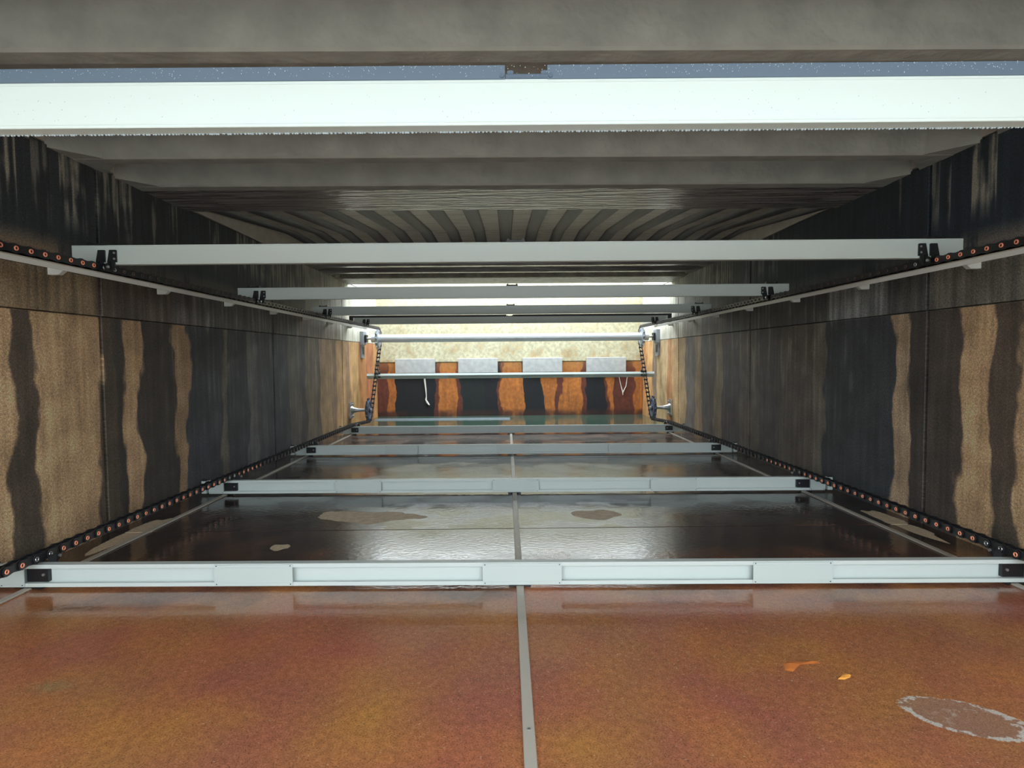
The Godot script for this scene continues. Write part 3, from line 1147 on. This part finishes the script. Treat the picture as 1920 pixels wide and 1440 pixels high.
func make_flights():
	var proto = make_flight()
	var up = "flight beams on the upper chain run"
	var lo = "flight beams on the floor"
	var y = 0.970
	var upper = [
		[2.60, "white cross beam with blue-grey rubber wiper on top, beaded with water drops, closest overhead"],
		[6.02, "pale cross beam on the upper chains, first behind the beam with the blue-grey wiper"],
		[9.70, "grey cross beam on the upper chains, second behind the beam with the blue-grey wiper"],
		[13.36, "grey cross beam on the upper chains, third behind the beam with the blue-grey wiper"],
		[17.02, "olive-grey cross beam with black wiper on top, just before the pipe shaft"]]
	for k in upper.size():
		var o = place_flight(proto, upper[k][1], up, Vector2(upper[k][0], y if k > 0 else 1.008), 0.0)
		if k == 0 or k == 4:
			add_wiper(o, M.rubber if k == 0 else M.wiper, k == 0)  # far blade is the same rubber, backlit shade put into its colour
			if k == 0:
				for c in o.get_children():
					if str(c.name).begins_with("rail_shoe"):
						c.material_override = M.shoe
		clean(o)
	# the one on its way down between the shaft and the lower sprockets
	var axis = (LOW_C - UP_C).normalized()
	var n = Vector2(-axis.y, axis.x)
	if n.x < 0:
		n = -n
	var at = UP_C + n * R + axis * 1.10 + n * 0.022
	var ang = -atan2(n.x, n.y)
	var od = place_flight(proto, "white cross beam hanging on the chains between the pipe shaft and the water", "", at, ang)
	clean(od)
	var low = [
		[4.97, "white channel cross beam on the floor, between the orange rust slab and the dark wet slab"],
		[8.55, "white channel cross beam on the floor just behind the two dry tan patches"],
		[12.11, "grey-white channel cross beam on the floor, third from the orange rust slab"],
		[15.65, "grey channel cross beam on the floor beside the greenish water"]]
	for l in low:
		# floor beams: the open side of the channel faces the near end
		var o = place_flight(proto, l[1], lo, Vector2(l[0] + FD, floor_y(l[0]) + FH + 0.026), PI, -0.0165)
		for s in [-1, 1]:
			var st = begin()
			bx(st, Vector3(s * 4.565, 0.006, -FD - 0.008), Vector3(s * 4.64, FH - 0.006, -0.01), 0.004, "y")
			var ep = obj("end_plate", finish(st), M.plate, o)
			st = begin()
			bx(st, Vector3(s * 4.57, -0.012, -FD), Vector3(s * 4.635, 0.004, -0.012), 0.004, "y")
			obj("end_pad", finish(st), M.black, ep)
		clean(o)
	proto.free()

# ------------------------------------------------------------------ chains
func link_mesh() -> ArrayMesh:
	var st = begin()
	var p = PackedVector2Array()
	# outline of a side bar in (along, height): round ends, a waist between
	for k in 9:
		var a = PI / 2 + PI * k / 8
		p.append(Vector2(cos(a) * 0.036, sin(a) * 0.044))
	p.append(Vector2(0.036, -0.036))
	p.append(Vector2(0.076, -0.030))
	p.append(Vector2(0.117, -0.036))
	for k in 9:
		var a = -PI / 2 + PI * k / 8
		p.append(Vector2(PITCH + cos(a) * 0.032, sin(a) * 0.040))
	p.append(Vector2(0.117, 0.036))
	p.append(Vector2(0.076, 0.030))
	p.append(Vector2(0.036, 0.036))
	for s in [-1, 1]:
		# the bar steps outward from the barrel end to the pin end
		var sh = Basis(Vector3(1, 0, s * 0.10), Vector3(0, 1, 0), Vector3(0, 0, 1))
		prism(st, p, "z", s * 0.032 - 0.006, s * 0.032 + 0.006, false, Transform3D(sh, Vector3.ZERO))
	cyl(st, "z", Vector2.ZERO, 0.024, -0.036, 0.036, 12)
	cyl(st, "z", Vector2(PITCH, 0), 0.0122, -0.053, 0.053, 10)
	return finish(st)

func collar_mesh() -> ArrayMesh:
	var st = begin()
	lathe_z(st, [Vector2(0.0125, -0.060), Vector2(0.0195, -0.060), Vector2(0.0205, -0.052), Vector2(0.0205, 0.052), Vector2(0.0195, 0.060), Vector2(0.0125, 0.060)], 14)
	return finish(st)

func chain_points() -> Array:
	# (depth, height) along the loop from the near end of the upper run, over both sprockets and back along the floor
	var pts = []
	pts.append(Vector2(-0.4, CHAIN_Y))
	var axis = (LOW_C - UP_C).normalized()
	var n = Vector2(-axis.y, axis.x)
	if n.x < 0:
		n = -n
	var a_end = atan2(n.y, n.x)
	for k in 41:
		var a = lerpf(PI / 2, a_end, k / 40.0)
		pts.append(UP_C + Vector2(cos(a), sin(a)) * R)
	var lo_end = -PI / 2 + SLOPE
	for k in 41:
		var a = lerpf(a_end, -PI / 2 - SLOPE, k / 40.0)
		pts.append(LOW_C + Vector2(cos(a), sin(a)) * R)
	pts.append(Vector2(15.6, floor_y(15.6) + 0.285))
	pts.append(Vector2(0.4, floor_y(0.4) + 0.285))
	var out = []
	var left = 0.0
	for k in pts.size() - 1:
		var a: Vector2 = pts[k]
		var b: Vector2 = pts[k + 1]
		var l = a.distance_to(b)
		var t = left
		while t < l:
			out.append(a.lerp(b, t / l))
			t += PITCH
		left = t - l
	return out

func make_chains():
	var lm = link_mesh()
	var cm = collar_mesh()
	var pts = chain_points()
	for s in [-1, 1]:
		var t = thing("drive_chain", "black link chain with orange pin collars running along the %s wall" % ("left" if s < 0 else "right"), "chain", P(s * GAUGE, 0, 9.0), "conveyor chains")
		for k in pts.size() - 1:
			var a: Vector2 = pts[k]
			var b: Vector2 = pts[k + 1]
			var dir = (P(0, b.y, b.x) - P(0, a.y, a.x)).normalized()
			var side = Vector3(1, 0, 0)
			var o = obj("link", lm, M.link, t)
			# own x along the chain, own z across it
			o.transform = Transform3D(Basis(dir, side.cross(dir), side), P(s * GAUGE, a.y, a.x) - t.position)
			var at_flight = false
			for f in ([2.60, 6.02, 9.70, 13.36, 17.02] if b.y > 0.0 else [4.97, 8.55, 12.11, 15.65]):
				at_flight = at_flight or absf(b.x - f - 0.05) < 0.135
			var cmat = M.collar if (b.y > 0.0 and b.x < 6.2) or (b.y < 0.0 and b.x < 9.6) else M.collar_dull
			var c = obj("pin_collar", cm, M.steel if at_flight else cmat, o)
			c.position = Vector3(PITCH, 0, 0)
		clean(t)

# ------------------------------------------------------------------ end wall
func tube(st: SurfaceTool, path: Array, rad: Array):
	st.set_smooth_group(5)
	for i in path.size() - 1:
		for k in 8:
			var v = []
			for e in [[i, k], [i, k + 1], [i + 1, k + 1], [i + 1, k]]:
				var a = TAU * e[1] / 8
				v.append(path[e[0]] + Vector3(cos(a), 0, sin(a)) * rad[e[0]])
			tri(st, v[0], v[2], v[1])
			tri(st, v[0], v[3], v[2])
	st.set_smooth_group(-1)

func make_end_wall_things():
	var spots = [[-3.37, "pale grey concrete block on the end wall, nearest the left wall"], [-1.14, "grey concrete block on the end wall with dark drips at one edge"], [1.15, "clean grey concrete block on the end wall, just right of the tank's middle"], [3.42, "grey concrete block on the end wall, nearest the right wall"]]
	for k in 4:
		var st = begin()
		bx(st, Vector3(-0.70, 0.0, 0.033), Vector3(0.70, 0.52, 0.17), 0.015, "x")
		var o = obj("concrete_block", finish(st), M.block)
		o.position = P(spots[k][0], -0.56, BACK)
		tag(o, spots[k][1], "block", "blocks on the end wall")
	var sv = begin()
	for path in [[Vector3(-0.17, 0.0, 0), Vector3(-0.12, -0.22, 0.01), Vector3(-0.07, -0.45, 0.0), Vector3(0.0, -0.70, 0.01), Vector3(0.01, -0.82, 0)], [Vector3(0.20, 0.0, 0), Vector3(0.15, -0.25, 0.01), Vector3(0.12, -0.5, 0.0), Vector3(0.01, -0.72, 0.01), Vector3(0.0, -0.80, 0)]]:
		tube(sv, path, [0.008, 0.012, 0.014, 0.022, 0.010])
	var rv = obj("hanging_root", finish(sv), M.root)
	rv.position = P(4.03, -0.58, BACK - 0.035)
	tag(rv, "two pale roots meeting in a V below the grey block nearest the right wall", "root")
	# pale mineral root hanging on the dark streak
	var st2 = begin()
	var path = [Vector3(0, 0, 0), Vector3(0.01, -0.25, 0.01), Vector3(0.04, -0.55, 0.0), Vector3(0.06, -0.80, 0.01), Vector3(0.04, -0.93, 0.0), Vector3(0.10, -1.05, 0.01), Vector3(0.15, -1.12, 0.0)]
	var rad = [0.028, 0.032, 0.026, 0.016, 0.03, 0.045, 0.03]
	tube(st2, path, rad)
	var ro = obj("hanging_root", finish(st2), M.root)
	ro.position = P(-3.06, -0.58, BACK - 0.035)
	tag(ro, "thin whitish root dangling down the dark streak on the end wall", "root")

# ------------------------------------------------------------------ debris
func flake_mesh(pts: Array, h: float) -> ArrayMesh:
	var st = begin()
	var c = Vector3(0, h, 0)
	var n = pts.size()
	for k in n:
		var a = Vector3(pts[k].x, 0, pts[k].y)
		var b = Vector3(pts[(k + 1) % n].x, 0, pts[(k + 1) % n].y)
		var am = a * 0.7 + Vector3(0, h * (0.7 + 0.3 * sin(k * 2.1)), 0)
		var bm = b * 0.7 + Vector3(0, h * (0.7 + 0.3 * sin((k + 1) % n * 2.1)), 0)
		tri(st, a, am, bm)
		tri(st, a, bm, b)
		tri(st, am, c, bm)
	return finish(st)

func make_debris():
	var a = [Vector2(-0.13, 0.06), Vector2(-0.10, -0.02), Vector2(-0.04, -0.05), Vector2(0.05, -0.045), Vector2(0.13, -0.05), Vector2(0.14, -0.02), Vector2(0.05, -0.015), Vector2(-0.02, -0.01), Vector2(-0.05, 0.03), Vector2(-0.09, 0.08)]
	var o = obj("rust_flake", flake_mesh(a, 0.008), M.flake)
	o.position = P(1.74, floor_y(3.64), 3.64)
	tag(o, "long hooked orange flake on the rusty floor", "flake")
	var b = [Vector2(-0.06, 0.03), Vector2(-0.02, 0.0), Vector2(-0.01, -0.03), Vector2(0.03, -0.035), Vector2(0.05, -0.015), Vector2(0.03, 0.01), Vector2(-0.02, 0.035)]
	o = obj("rust_flake", flake_mesh(b, 0.009), M.flake2)
	o.position = P(1.94, floor_y(3.50), 3.50)
	tag(o, "small yellow-orange flake on the rusty floor beside the hooked one", "flake")
